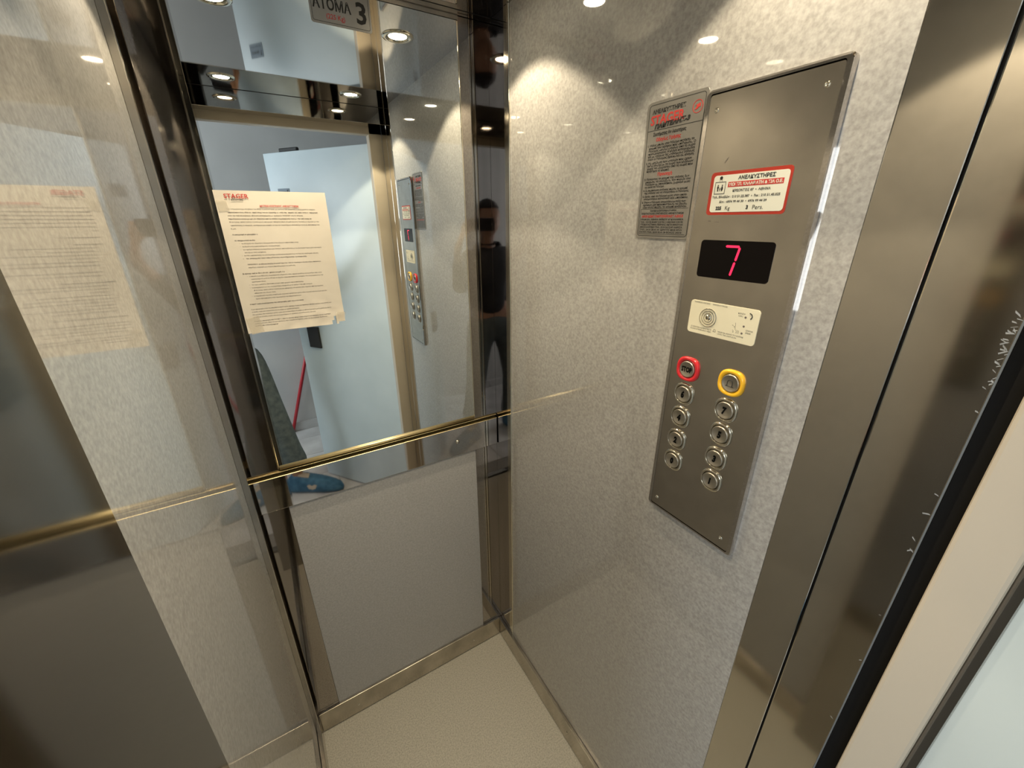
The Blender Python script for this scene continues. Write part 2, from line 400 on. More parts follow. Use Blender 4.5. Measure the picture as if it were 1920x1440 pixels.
# ------------------------------------------------------------------ control panel
CY, CZ = .3478, 1.4627; PW, PH = .1735, .693
cp = empty('control_panel', (XR, CY, CZ), RIGHT)
tag(cp, 'tall brushed steel lift control panel with floor buttons on right wall', 'control panel')
U = lambda y: CY-y
V = lambda z: z-CZ
outer = rr_pts(PW, PH, .006, 5); inner = rr_pts(PW-.014, PH-.014, .003, 5)
bm = bmesh.new(); add_prism(bm, outer, 0, .0105, .003, inner); from_bm('frame', bm, M['chrome'], cp)
prism('faceplate', rr_pts(PW-.0135, PH-.0135, .003, 5), .001, .0100, M['steel_face'], cp, .0006)
F = .0100
for (y, z) in ((.416, 1.783), (.282, 1.783), (.416, 1.140), (.282, 1.142)):
    s = lathe('screw', [(0, F+.0003), (.0010, F+.0003), (.0013, F+.0014), (.0027, F+.0012), (.0034, F)], M['rim'], cp, 14)
    s.location = (U(y), V(z), 0)
# scuffs
bm = bmesh.new()
for (cx, cy, l, w, a) in ((U(.389), V(1.719), .006, .0016, 1.0), (U(.387), V(1.722), .003, .0009, .8), (U(.40), V(1.642), .004, .0015, 0), (U(.388), V(1.641), .007, .0006, .0), (U(.409), V(1.556), .004, .0003, .3)):
    q = [bm.verts.new((cx+math.cos(a)*l*s-math.sin(a)*w*t_, cy+math.sin(a)*l*s+math.cos(a)*w*t_, F+.0002)) for s, t_ in ((-.5, -.2), (.5, -.5), (.6, .2), (0, .5), (-.5, .3))]
    bm.faces.new(q)
o = from_bm('scuff_mark', bm, M['ink_soft'], cp); o['kind'] = 'stuff'
# capacity label: red surround, white face
lc = (U(.352), V(1.678)); lw, lh = .110, .0555
lb = prism('capacity_label', rr_pts(lw, lh, .005, 5, *lc), F, F+.0006, M['red_border'], cp); lb['label'] = 'white capacity label with a red border'
prism('label_face', rr_pts(lw-.008, lh-.008, .004, 5, lc[0]+.001, lc[1]-.0003), F+.0004, F+.0009, M['white'], lb)
x0, y0 = lc[0]-lw/2, lc[1]-lh/2
bm = bmesh.new(); add_prism(bm, [(x0+.0275, y0+.0355), (x0+.1015, y0+.0355), (x0+.1015, y0+.0420), (x0+.0275, y0+.0420)], F+.0006, F+.00105)
from_bm('red_stripe', bm, M['ink_red'], lb)
items = [T('ΑΝΕΛΚΥΣΤΗΡΕΣ', x0+.041, y0+.0445, .0062, fit=.049, bold=.0002), T('ΚΡΕΟΝΤΟΣ 87  •  ΑΘΗΝΑ', x0+.036, y0+.0295, .0042, fit=.051, bold=.0001),
         T('Τηλ. Βλαβών : 210 51.22.387  •  Fax : 210 51.45.025', x0+.0065, y0+.0222, .0040, fit=.094, bold=.0001),
         T('Κιν. : 6974 99 44 30  •  6976 99 44 29', x0+.019, y0+.0160, .0038, fit=.066, bold=.0001),
         T('225', x0+.0145, y0+.0070, .0058, bold=.0003), T('Kg', x0+.0290, y0+.0066, .0070), T('3', x0+.0590, y0+.0070, .0066, bold=.0003), T('Pers.', x0+.0680, y0+.0066, .0076)]
text_obj('label_print', items, M['ink'], lb, F+.0012)
text_obj('stripe_print', [T('ΥΙΟΙ ΣΠ. ΚΑΛΑΦΑΤΗ & ΣΙΑ Ο.Ε.', x0+.0285, y0+.0370, .0050, fit=.072, bold=.0002)], M['white'], lb, F+.0013)
bm = bmesh.new(); sq = [(x0+.0080, y0+.0275), (x0+.0240, y0+.0275), (x0+.0240, y0+.0430), (x0+.0080, y0+.0430)]
for (ax, ay, bx_, by_) in ((.008, .0275, .024, .0281), (.008, .0424, .024, .043), (.008, .0275, .0086, .043), (.0234, .0275, .024, .043)):
    add_box(bm, (x0+ax, y0+ay, F+.0008), (x0+bx_, y0+by_, F+.0012))
add_prism(bm, circ(.0022, 12, x0+.016, y0+.0478), F+.0008, F+.0012)
for dx in (.0142, .0174): add_box(bm, (x0+dx, y0+.043, F+.0008), (x0+dx+.0003, y0+.046, F+.0011))
def figure(cx, cy, h, dress=False):
    add_prism(bm, circ(h*.11, 10, cx, cy+h*.42), F+.0008, F+.0012)
    w = h*.16
    pts = [(cx-w*.6, cy-h*.5), (cx-w*.6, cy-h*.1), (cx-w, cy+h*.0), (cx-w*.9, cy+h*.28), (cx+w*.9, cy+h*.28), (cx+w, cy), (cx+w*.6, cy-h*.1), (cx+w*.6, cy-h*.5)]
    if dress: pts = [(cx-w*.4, cy-h*.5), (cx-w*1.2, cy-h*.15), (cx-w*.5, cy+h*.28), (cx+w*.5, cy+h*.28), (cx+w*1.2, cy-h*.15), (cx+w*.4, cy-h*.5)]
    add_prism(bm, pts, F+.0008, F+.0012)
figure(x0+.0130, y0+.0350, .0080); figure(x0+.0192, y0+.0350, .0080, True); figure(x0+.0161, y0+.0335, .0045)
o = from_bm('people_pictogram', bm, M['ink'], lb); o['kind'] = 'stuff'
# floor display
dc = (U(.3525), V(1.5895))
dp = prism('floor_display', rr_pts(.109, .0535, .005, 5, *dc), F-.0005, F+.0005, M['screen'], cp, .0003); dp['label'] = 'black floor display window'
def seg(ax, ay, bx_, by_, w):
    a = Vector((ax, ay)); b_ = Vector((bx_, by_)); d = (b_-a).normalized(); p = Vector((-d.y, d.x))*w/2
    pts = [a, a+d*w*.45+p, b_-d*w*.45+p, b_, b_-d*w*.45-p, a+d*w*.45-p]
    s = prism('lit_segment', [tuple(q) for q in pts], F+.0004, F+.0009, M['led'], dp); return s
tr = (U(.3455), V(1.6085)); tl = (U(.3665), V(1.6085)); mid = (U(.3490), V(1.5885)); bo = (U(.3530), V(1.5685))
seg(*tl, tr[0]-.0002, tr[1], .0031); seg(tr[0]+.0003, tr[1]-.0008, mid[0]+.0003, mid[1]+.0006, .0031); seg(mid[0]-.0001, mid[1]-.0008, bo[0], bo[1], .0031)
# intercom label plate
ic = (U(.3525), V(1.5015)); iw, ih = .110, .0515
ip = prism('intercom_plate', rr_pts(iw, ih, .005, 5, *ic), F, F+.0012, M['ivory'], cp, .0003); ip['label'] = 'ivory intercom plate with speaker rings'
x0, y0 = ic[0]-iw/2, ic[1]-ih/2; Z = F+.0014
bm = bmesh.new()
for r in (.0145, .0108, .0072): add_prism(bm, circ(r, 32, x0+.033, y0+.0275), F+.0008, F+.0022, .0004, circ(r-.0013, 32, x0+.033, y0+.0275))
add_lathe(bm, [(0, F+.0030), (.003, F+.0026), (.0045, F+.0012)], 20, x0+.033, y0+.0275)
from_bm('speaker_grille', bm, M['rim'], ip, False)
items = [T('ΤΗΛΕΦΩΝΟ ΑΝΑΓΚΗΣ      EMERGENCY PHONE', x0+.006, y0+.0478, .0028, fit=.055),
         T('ΣΕ ΠΕΡΙΠΤΩΣΗ ΑΝΑΓΚΗΣ ΠΙΕΣΤΕ', x0+.006, y0+.0088, .0028, fit=.036), T('IN CASE OF EMERGENCY PRESS', x0+.006, y0+.0055, .0028, fit=.036),
         T('ΜΕΧΡΙ ΝΑ ΑΝΑΨΕΙ ΤΟ ΛΑΜΠΑΚΙ', x0+.053, y0+.0088, .0028, fit=.040), T('UNTIL THE LIGHT IS ON', x0+.053, y0+.0055, .0028, fit=.030),
         T('ΚΛΗΣΗ', x0+.079, y0+.0420, .0030), T('CALL', x0+.080, y0+.0385, .0030), T('ΟΜΙΛΙΑ', x0+.0945, y0+.0195, .0030), T('SPEAK', x0+.0945, y0+.0160, .0030)]
text_obj('plate_print', items, M['ink'], ip, Z)
bm = bmesh.new()
def stroke(pts, w):
    add_tube(bm, [(x0+a, y0+b_, Z-.0001) for a, b_ in pts], w, 5)
stroke([(.0955, .0455), (.0985, .0440), (.0998, .0410), (.0990, .0385), (.0978, .0375)], .0008)
stroke([(.0780, .0285), (.0785, .0240), (.0765, .0225), (.0785, .0215), (.0788, .0185)], .00018)
stroke([(.0735, .0245), (.0755, .0240)], .0002)
stroke([(.0750, .0175), (.0765, .0165), (.0755, .0140), (.0775, .0150)], .00018)
for k in range(3): stroke([(.080+k*.0018, .0185), (.0812+k*.0018, .0160), (.0806+k*.0018, .0135)], .00016)
stroke([(.0450, .0085), (.0456, .0095), (.0458, .0115), (.0472, .0125), (.0486, .0115), (.0488, .0095), (.0494, .0085), (.0450, .0085)], .0002)
o = from_bm('plate_symbols', bm, M['ink'], ip); o['kind'] = 'stuff'
for (a, b_) in ((.0905, .0385), (.0905, .0255), (.0895, .0150)):
    lathe('indicator_hole', [(0, Z), (.0008, Z), (.0016, Z-.0001)], M['ink_soft'], ip, 12, x0+a, y0+b_)
# buttons
def sqr(rx, ry, n=36, e=2.7):
    out = []
    for i in range(n):
        a = 2*PI*i/n; c, s = math.cos(a), math.sin(a)
        out.append((rx*math.copysign(abs(c)**(2/e), c), ry*math.copysign(abs(s)**(2/e), s)))
    return out
def rim_mesh(rx, ry, h, top_in):
    bm = bmesh.new(); n = 36
    prof = [(1.0, 0), (1.0, h*.5), (.95, h*.9), (.86, h), (top_in, h*.82), (top_in-.05, .0)]
    o_ = sqr(rx, ry); cc = circ(.0145, n)
    rings = []
    for k, z in prof:
        # blend from the rounded-square outline to the round cap
        t_ = min(max((1-k)/(1-(top_in-.05)), 0), 1)
        rings.append([bm.verts.new((p[0]*(1-t_)+c[0]*t_, p[1]*(1-t_)+c[1]*t_, z)) for p, c in zip(o_, cc)])
    for a, b_ in zip(rings, rings[1:]):
        for i in range(n): bm.faces.new((a[i], a[(i+1) % n], b_[(i+1) % n], b_[i]))
    bmesh.ops.recalc_face_normals(bm, faces=bm.faces)
    for f in bm.faces: f.smooth = True
    me = bpy.data.meshes.new('rim'); bm.to_mesh(me); bm.free(); return me
def cap_mesh():
    bm = bmesh.new(); add_lathe(bm, [(0, .0046), (.0118, .0046), (.0124, .0051), (.0132, .0050), (.0140, .0038), (.0142, 0)], 36)
    bmesh.ops.recalc_face_normals(bm, faces=bm.faces)
    for f in bm.faces: f.smooth = True
    me = bpy.data.meshes.new('cap'); bm.to_mesh(me); bm.free(); return me
rim_s = rim_mesh(.0182, .0196, .0036, .84); rim_s.materials.append(M['rim'])
rim_r = rim_mesh(.0205, .0208, .0048, .72); rim_r.materials.append(M['red'])
rim_y = rim_r.copy(); rim_y.materials.clear(); rim_y.materials.append(M['yellow'])
cap = cap_mesh(); cap.materials.append(M['button'])
BT = [('STOP', .394, 1.413), ('6', .394, 1.368), ('4', .394, 1.3245), ('2', .394, 1.280), ('0', .394, 1.2365),
      ('bell', .318, 1.4135), ('7', .318, 1.368), ('5', .318, 1.3255), ('3', .318, 1.281), ('1', .318, 1.238)]
for (s, y, z) in BT:
    b_ = link('push_button', cap, None, cp); b_.location = (U(y), V(z), F)
    b_['label'] = {'STOP': 'stop button in a red surround', 'bell': 'alarm button in a yellow surround'}.get(s, 'round steel button numbered ' + s)
    rm = link('button_surround', rim_r if s == 'STOP' else rim_y if s == 'bell' else rim_s, None, b_)
    if s == 'STOP': text_obj('button_print', [T('STOP', 0, -.0042, .0118, fit=.0195, align='C', bold=.0006)], M['ink_deep'], b_, .0049)
    elif s == 'bell':
        bm = bmesh.new()
        pts = [(-.0062, -.0048), (-.0040, -.0044), (-.0040, .0010), (-.0032, .0040), (0, .0056), (.0032, .0040), (.0040, .0010), (.0040, -.0044), (.0062, -.0048)]
        add_tube(bm, [(a, c, .0048) for a, c in pts], .0006, 6); add_tube(bm, [(-.0058, -.0048, .0048), (.0058, -.0048, .0048)], .0006, 6)
        from_bm('button_print', bm, M['ink'], b_)
    else: text_obj('button_print', [T(s, 0, -.0056, .0155, sx=.70, align='C', bold=.0011, shear=.12)], M['ink_deep'], b_, .0049)

# ------------------------------------------------------------------ instruction plate partly behind the panel
iy0, iy1, iz0, iz1 = .548, .438, 1.6145, 1.8175
pw, ph = iy0-iy1, iz1-iz0
inp = empty('instruction_plate', (XR, (iy0+iy1)/2, (iz0+iz1)/2), RIGHT)
tag(inp, 'narrow grey metal instruction plate crowded with Greek text left of the control panel', 'sign')
prism('plate', rr_pts(pw, ph, .006, 5), 0, .0012, M['plate'], inp, .0003)
bm = bmesh.new(); add_prism(bm, rr_pts(pw-.008, ph-.008, .005, 5), .0010, .0014, 0, rr_pts(pw-.0096, ph-.0096, .0042, 5))
L0, T0 = -pw/2+.007, ph/2
add_box(bm, (L0-.002, T0-.0405, .001), (pw/2-.005, T0-.0397, .0014))
by = -ph/2+.007
for (a, b_, c, d) in ((L0, by, pw/2-.008, by+.0006), (L0, by+.0395, pw/2-.008, by+.040), (L0, by, L0+.0005, by+.040)): add_box(bm, (a, b_, .001), (c, d, .0014))
o = from_bm('plate_border', bm, M['ink'], inp); o['kind'] = 'stuff'
items = [T('ΑΝΕΛΚΥΣΤΗΡΕΣ', L0+.004, T0-.0170, .0078, fit=.062, bold=.0003)]
red = [T('STAGER', L0+.002, T0-.0320, .0180, fit=.064, bold=.0005)]
hw = [T('ΠΑΝΤΕΛΗΣ-3', L0+.011, T0-.0385, .0085, fit=.066, bold=.0005, shear=.25, rot=.05)]
items += [T('Συστήματος Ανελκυστήρος', L0+.010, T0-.0480, .0064, fit=.062, bold=.0002)]
red += [T('Οδηγίες Χρήσης', L0+.017, T0-.0560, .0066, fit=.047, bold=.0002), T('Προσοχή', L0+.028, T0-.1060, .0060, fit=.028, bold=.0002)]
body = ['1. Μόλις μπείτε στο θάλαμο πατήστε το', '   κουμπί του ορόφου που επιθυμείτε. Ο', '   θάλαμος εκτελεί εντολές από τη σειρά', '   προτεραιότητας. Η κλήση καταχωρείται', '   και με στάσεις τις ενδιάμεσες στάσεις', '   όταν ο θάλαμος βρίσκεται σε κίνηση.', '',
        '2. Με εκτέλεση των εντολών που έχουν', '   δοθεί γίνεται με τη σειρά των κλήσεων', '   χωρίς να εξαρτάται από τη σειρά που', '   πατήθηκαν τα κουμπιά.']
yy = T0-.0625
for ln in body:
    if ln: items.append(T(ln.strip(), L0+(.001 if ln[0].isdigit() else .004), yy, .0044, fit=(.046 if 'πατήθηκαν' in ln else .088), bold=.00012))
    yy -= .0040 if ln else .0016
yy = T0-.1120
body = ['3. Πατώντας το κουμπί της στάσης δεν', '   μπορείτε να αλλάξετε την πορεία του', '   θαλάμου με οποιοδήποτε χειρισμό μέσα', '   σε αυτό το θάλαμο.', '', '4. Σε περίπτωση ανάγκης πιέστε το κουμπί', '   της στάσης για να σταματήσει ο θάλαμος.', '',
        '5. Εκτός από το θάλαμο μέσα στον οποίο', '   σταματήσει κανονικά και επιτόπου.', '', '6. Όταν ο θάλαμος σταματήσει μεταξύ των', '   ορόφων μην προσπαθήσετε να βγείτε', '   έξω αλλά πιέστε το κουμπί κινδύνου.']
for ln in body:
    if ln: items.append(T(ln.strip(), L0+(.001 if ln[0].isdigit() else .004), yy, .0042, fit=(.040 if 'αυτό' in ln else .088), bold=.00012))
    yy -= .0039 if ln else .0013
yy = by+.0355
items += [T('ΤΕΧΝΙΚΗ & ΕΜΠΟΡΙΚΗ ΕΤΑΙΡΕΙΑ', L0+.020, yy, .0036, fit=.054, bold=.0001), T('ΕΓΚΑΤΑΣΤΑΣΕΙΣ ΣΥΝΤΗΡΗΣΕΙΣ ΑΝΕΛΚΥΣΤΗΡΩΝ', L0+.003, yy-.0042, .0038, fit=.085, bold=.0001)]
red += [T('ΑΦΟΙ ΚΩΝΣΤΑΝΤΟΠΟΥΛΟΣ Α.Β.Ε.Ε', L0+.003, yy-.0090, .0048, fit=.085, bold=.0002)]
for k, s in enumerate(('ΓΡΑΦΕΙΑ: ΑΘΗΝΑ ΒΕΪΚΟΥ 67 ΚΑΛΛΙΘΕΑ', 'ΤΗΛ. 210 92.20.857 210 92.11.504 FAX 210 92', 'ΥΠΟΚΑΤΑΣΤΗΜΑ: ΠΕΙΡΑΙΑΣ ΑΚΤΗ ΜΙΑΟΥΛΗ', 'ΘΕΣΣΑΛΟΝΙΚΗ ΤΗΛ. 2310 54.12.47 ΛΑΡΙΣΑ', 'ΤΗΛ. 2410 28.41.41 ΚΡΗΤΗ 2810 37.31', 'ΠΑΤΡΑ ΤΗΛ. 2610 32.41.28 ΒΟΛΟΣ 24210')):
    items.append(T(s, L0+.002, yy-.0135-k*.0040, .0036, fit=.087, bold=.0001))
text_obj('plate_print', items, M['ink'], inp, .0015)
text_obj('red_print', red, M['ink_red'], inp, .00155)
o = text_obj('handwriting', hw, M['ink'], inp, .0017); o['label'] = 'black marker handwriting across the logo'
bm = bmesh.new(); cx, cy = pw/2-.016, T0-.021
add_prism(bm, circ(.0085, 28, cx, cy), .0012, .0016, 0, circ(.0077, 28, cx, cy))
add_prism(bm, [(cx-.005, cy-.004), (cx-.001, cy+.001), (cx-.004, cy+.0015), (cx+.004, cy+.004), (cx+.0045, cy-.001), (cx+.0015, cy-.001), (cx+.0005, cy-.003)], .0012, .0016)
from_bm('round_emblem', bm, M['ink_red'], inp)

# ------------------------------------------------------------------ capacity sign on the mirror
sg = empty('capacity_sign', (.250, YB-.0018, 2.054), BACK); tag(sg, 'small grey persons-and-weight plate stuck high on the mirror', 'sign')
prism('plate', rr_pts(.120, .074, .005, 5), 0, .0012, M['plate'], sg, .0003)
bm = bmesh.new(); add_prism(bm, rr_pts(.113, .067, .004, 5), .0010, .0014, 0, rr_pts(.1115, .0655, .0034, 5)); from_bm('plate_border', bm, M['ink'], sg)
text_obj('plate_print', [T('ΑΤΟΜΑ', -.054, -.012, .0245, fit=.074, bold=.0006), T('3', .030, -.024, .050, fit=.0205, bold=.0012)], M['ink'], sg, .0015)
text_obj('red_print', [T('STAGER', -.040, .0155, .017, fit=.052, bold=.0007), T('(225 Kg)', -.030, -.0265, .0115, fit=.036, bold=.0001)], M['ink_red'], sg, .0015)
bm = bmesh.new(); add_prism(bm, circ(.0085, 24, .021, .0205), .0012, .0016, 0, circ(.0077, 24, .021, .0205))
add_prism(bm, [(.016, .0165), (.020, .021), (.018, .022), (.025, .0245), (.025, .020)], .0012, .0016); from_bm('round_emblem', bm, M['ink_red'], sg)

# ------------------------------------------------------------------ paper notice taped to the mirror
PX, PZ = -.047, 1.705
pn = empty('paper_notice', (PX+.105, YB-.0024, PZ-.297), BACK); tag(pn, 'white typed A4 notice taped to the left side of the mirror', 'paper')
bm = bmesh.new(); nx, ny = 42, 60; g = {}
def pz(u, v):      # height of the sheet above the glass
    h = .0006 + .0005*noise.noise(Vector((u*7, v*7, 0)))
    k = max(0, 1-math.hypot((u-.75)/.55, v/.28)); h += .0055*k*(.6+.6*noise.noise(Vector((u*9+3, v*16, 2))))
    return max(h, .0003)
for i in range(nx+1):
    for j in range(ny+1):
        u, v = i/nx, j/ny
        x = (u-.5)*.21; z = v*.297
        g[i, j] = bm.verts.new((x, z, pz(u, v)))
for i in range(nx):
    for j in range(ny):
        u, v = (i+.5)/nx, (j+.5)/ny
        if v < .062 and abs(u-(.875-.35*(.062-v)+.02)) < (.062-v)*.42: continue
        if v < .02 and u > .93: continue
        bm.faces.new((g[i, j], g[i+1, j], g[i+1, j+1], g[i, j+1]))
for v_ in [v for v in bm.verts if not v.link_faces]: bm.verts.remove(v_)
me = bpy.data.meshes.new('sheet'); 
for f in bm.faces: f.smooth = True
bm.to_mesh(me); bm.free(); link('sheet', me, M['paper'], pn)
for (cx, cz, w, h, a) in ((-.094, .268, .018, .020, .1), (-.088, .018, .026, .038, .15), (.096, .018, .020, .022, -.2)):
    o = box('tape_strip', (-w/2, -h/2, 0), (w/2, h/2, .0003), M['tape'], pn); o.location = (cx, cz, .0016 if cx < 0 else .0050); o.rotation_euler = (0, 0, a)
PL = -.105
def ln(s, x, vfrac, w, size=.0032, bold=.00003): return T(s, PL+x*.21, (1-vfrac)*.297, size, fit=w*.21, bold=bold, res=1)
lines = [ln('Σας ενημερώνουμε ότι βάσει του ΦΕΚ 4123/29-07-2025, με ευθύνη του ιδιοκτήτη ή διαχειριστή ή νόμιμου', .075, .135, .80),
 ln('εκπροσώπου τους, όλοι οι εγκατεστημένοι ανελκυστήρες εντός της επικράτειας υπόκεινται σε απογραφή', .075, .157, .82, bold=.0001),
 ln('στην σχετική πλατφόρμα. Δήλωση καταχώρισης με κωδικούς TAXISNET στη διεύθυνση', .075, .178, .67, bold=.00006),
 ln('https://elevator.mindev.gov.gr/, ανεξάρτητα από το στάδιο συμμόρφωσής τους με την υπό στοιχεία', .075, .199, .75, bold=.0001),
 ln('Φ.Α./9.2/οικ. 28425/1245/22.12.2008 κοινή υπουργική απόφαση περί «Συμπλήρωσης διατάξεων σχετικά με την', .075, .220, .82),
 ln('εγκατάσταση, λειτουργία, συντήρηση και ασφάλεια των ανελκυστήρων» πιστοποιημένοι ή μη, πιστοποιημένοι', .075, .242, .82, bold=.00006),
 ln('ή μη.', .075, .264, .045), ln('Η απογραφή περιλαμβάνει:', .075, .303, .22, bold=.0001), ln('α) υποχρεωτικά πεδία:', .08, .343, .18, bold=.00008),
 ln('•   τα στοιχεία του ιδιοκτήτη ή διαχειριστή ή του νόμιμου εκπροσώπου τους', .115, .364, .54), ln('•   τη διεύθυνση εγκατεστημένου ανελκυστήρα,', .115, .385, .36),
 ln('•   τον αριθμό στάσεων ανελκυστήρα (ως στάσεις υπολογίζονται με το εξωτερικό θύρες κάθε κατοικίας', .115, .406, .76), ln('και όχι με τους ορόφους),', .145, .426, .19),
 ln('•   το έτος εγκατάστασης του ανελκυστήρα (εναλλακτικά παρέπεται με το έτος της οικοδομικής άδειας),', .115, .447, .72), ln('•   τα στοιχεία του υπευθύνου συντήρησης (εταιρεία).', .115, .468, .60, bold=.00008),
 ln('ΠΡΟΣΟΧΗ! Σε περίπτωση ύπαρξης περισσοτέρων του ενός ανελκυστήρων στο ίδιο κτίριο, απαιτούνται', .145, .510, .70, bold=.00006), ln('ισάριθμες εγγραφές με στοιχεία προσδιορισμού του καθενός.', .145, .531, .44),
 ln('β) προαιρετικά πεδία (εάν και εφόσον γνωρίζετε):', .08, .573, .39, bold=.0001),
 ln('•   η ύπαρξη ή μη δήλωσης συμμόρφωσης (σήμανση «CE»), αφορά συνήθως ανελκυστήρες που είναι', .115, .594, .72), ln('εγκατεστημένοι μετά το 1999 και το αρμόδιο τμήμα πιστοποίησης αναφέρει τον αναγραφόμενο με την', .145, .614, .70), ln('οικοδομική άδεια.', .145, .634, .13),
 ln('•   το έχει εκδοθεί πιστοποιητικό από φορέα πιστοποίησης,', .115, .655, .52), ln('•   η καταχώριση ή μη του ανελκυστήρα, σύμφωνα με το άρθρο 3 της υπό στοιχεία', .115, .676, .60), ln('Φ.Α./9.2/οικ. 28425/1245/22.12.2008 κοινής απόφασης στο μητρώο που τηρείται από την αρμόδια', .145, .697, .68), ln('υπηρεσία του δήμου τους.', .145, .717, .20),
 ln('•   η τεκμηρίωση τεχνικής ασφάλειας (τεχνικού φακέλου) έχουν στην τεχνική έκθεση σειρά και δια', .115, .738, .74), ln('έχουν πιστοποιηθεί στην ημερομηνία των παρατηρήσεων.', .145, .759, .44),
 ln('Η προθεσμία ολοκλήρωσης της απογραφής ορίζεται η 30/11/2025.', .08, .797, .52, bold=.0001),
 ln('Η μη απογραφή εντός της παραπάνω προθεσμίας επισύρει διοικητικό πρόστιμο από πεντακόσια ευρώ (500€) έως', .08, .836, .80, bold=.00004), ln('(1.000€) ευρώ και αναστέλλεται το κτίριο με χρήση κατοικίας.', .08, .856, .46),
 ln('δύο χιλιάδων πεντακοσίων (2.500) ευρώ για ανελκυστήρες σε κτίριο με επαγγελματική ή μικτή χρήση έως πέντε', .08, .876, .79), ln('χιλιάδων (5.000) ευρώ για ανελκυστήρες σε χώρους συνάθροισης κοινού.', .08, .896, .62),
 ln('Ο κωδικός απογραφής που θα λάβετε αποτελεί βασικό υποχρεωτικό στοιχείο ταυτοποίησης του ανελκυστήρα', .08, .927, .77, bold=.00006), ln('και παρακαλείστε όπως τον κοινοποιήσετε στην εταιρεία συντήρησης, μέσω της ηλεκτρονικής διεύθυνσης', .08, .945, .73),
 ln('διεύθυνση: contact@stager.gr', .08, .963, .22, bold=.0001)]
text_obj('typed_text', [dict(l, y=l['y']+.004) for l in lines], M['ink_soft'], pn, .0030)
text_obj('red_print', [T('STAGER', PL+.017, .297-.0145, .0115, fit=.043, bold=.0002), T('ΜΗΤΡΩΟ ΑΠΟΓΡΑΦΗΣ ΑΝΕΛΚΥΣΤΗΡΩΝ', PL+.077, .297-.0305, .0048, fit=.074, bold=.0002)], M['ink_red'], pn, .0022)
text_obj('small_print', [T('ELEVATORS', PL+.028, .297-.0190, .0036, fit=.021, bold=.0001)], M['ink'], pn, .0022)
# keep the flat print on the curled part of the sheet just above the paper
for o in list(pn.children):
    if o.name.startswith(('typed_text', 'tape_strip')):
        if o.name.startswith('tape_strip'): continue
        for v in o.data.vertices:
            v.co.z = pz(v.co.x/.21+.5, v.co.y/.297) + .00025

# ------------------------------------------------------------------ the photographer (seen in the mirror)
def skin_mesh(name, joints, edges, m, parent, sub=2, root=0):
    me = bpy.data.meshes.new(name); me.from_pydata([j[0] for j in joints], edges, [])
    ob = bpy.data.objects.new(name, me); COL.objects.link(ob)
    md = ob.modifiers.new('skin', 'SKIN'); 
    if not me.skin_vertices: pass
    for i, j in enumerate(joints):
        sv = me.skin_vertices[0].data[i]; r = j[1]; sv.radius = (r, r) if not isinstance(r, tuple) else r
        sv.use_root = (i == root)
    s = ob.modifiers.new('sub', 'SUBSURF'); s.levels = sub; s.render_levels = sub
    dg = bpy.context.evaluated_depsgraph_get()
    em = bpy.data.meshes.new_from_object(ob.evaluated_get(dg))
    for p in em.polygons: p.use_smooth = True
    bpy.data.objects.remove(ob)
    em.name = name; em.materials.clear()
    return link(name, em, m, parent)
PXc, PYc = -.28, -.53
per = empty('person', (PXc, PYc, 0)); tag(per, 'person in dark jacket and grey jeans holding up a phone, seen in mirror', 'person')
Lp = lambda x, y, z: (x-PXc, y-PYc, z)
J = []; E = []
def jt(p, r, par=None):
    J.append((Lp(*p), r))
    if par is not None: E.append((par, len(J)-1))
    return len(J)-1
pel = jt((-.24, -.53, .98), .115); bel = jt((-.24, -.53, 1.12), .105, pel); chs = jt((-.24, -.52, 1.34), .12, bel)
nkb = jt((-.235, -.515, 1.475), .06, chs); nk = jt((-.23, -.495, 1.54), .052, nkb)
hd = jt((-.225, -.475, 1.61), .07, nk); hd2 = jt((-.225, -.475, 1.70), .075, hd)
ls = jt((-.40, -.52, 1.42), .05, chs); le = jt((-.44, -.57, 1.16), .036, ls); lw_ = jt((-.44, -.49, .96), .024, le); lpm = jt((-.44, -.465, .885), .026, lw_)
rs = jt((-.08, -.515, 1.42), .05, chs); re = jt((.045, -.40, 1.21), .036, rs)
rw = jt((.150, -.165, 1.475), .024, re); rp = jt((.162, -.115, 1.535), .026, rw)
for k, (dx, dz) in enumerate(((-.014, .0), (-.004, -.004), (.008, -.008), (.018, -.016))):   # left hand, relaxed
    a = jt((-.44+dx*.6, -.455+dx, .845+dz*.3), .0085, lpm); b_ = jt((-.44+dx*.7, -.448+dx, .815-dz), .0078, a); jt((-.435+dx*.7, -.455+dx, .795-dz*.6), .0068, b_)
a = jt((-.455, -.44, .87), .010, lpm); jt((-.46, -.43, .845), .008, a)
cmw = lambda x, y, z: tuple(CM @ Vector((x, y, z)))
for k, yy in enumerate((.018, -.002, -.022, -.040)):                                    # right hand closes on the phone end
    a = jt(cmw(.150, yy*.8-.02, .022), .0085, rp); b_ = jt(cmw(.148, yy-.02, .000), .0078, a); jt(cmw(.128, yy-.02, -.002), .0068, b_)
a = jt(cmw(.135, -.045, .030), .010, rp); jt(cmw(.112, -.03, .024), .0085, a)
rh = jt((-.19, -.53, .92), .085, pel); rk = jt((-.095, -.47, .50), .052, rh); ra = jt((-.035, -.478, .10), .034, rk)
lh_ = jt((-.37, -.53, .92), .085, pel); lk = jt((-.40, -.49, .50), .052, lh_); la = jt((-.41, -.55, .10), .034, lk)
rf = jt((.02, -.435, .045), .032, ra); rt = jt((.12, -.385, .035), .028, rf)
lf = jt((-.42, -.46, .045), .032, la); lt = jt((-.43, -.36, .035), .028, lf)
body = skin_mesh('body', J, E, M['skin'], per, 1)
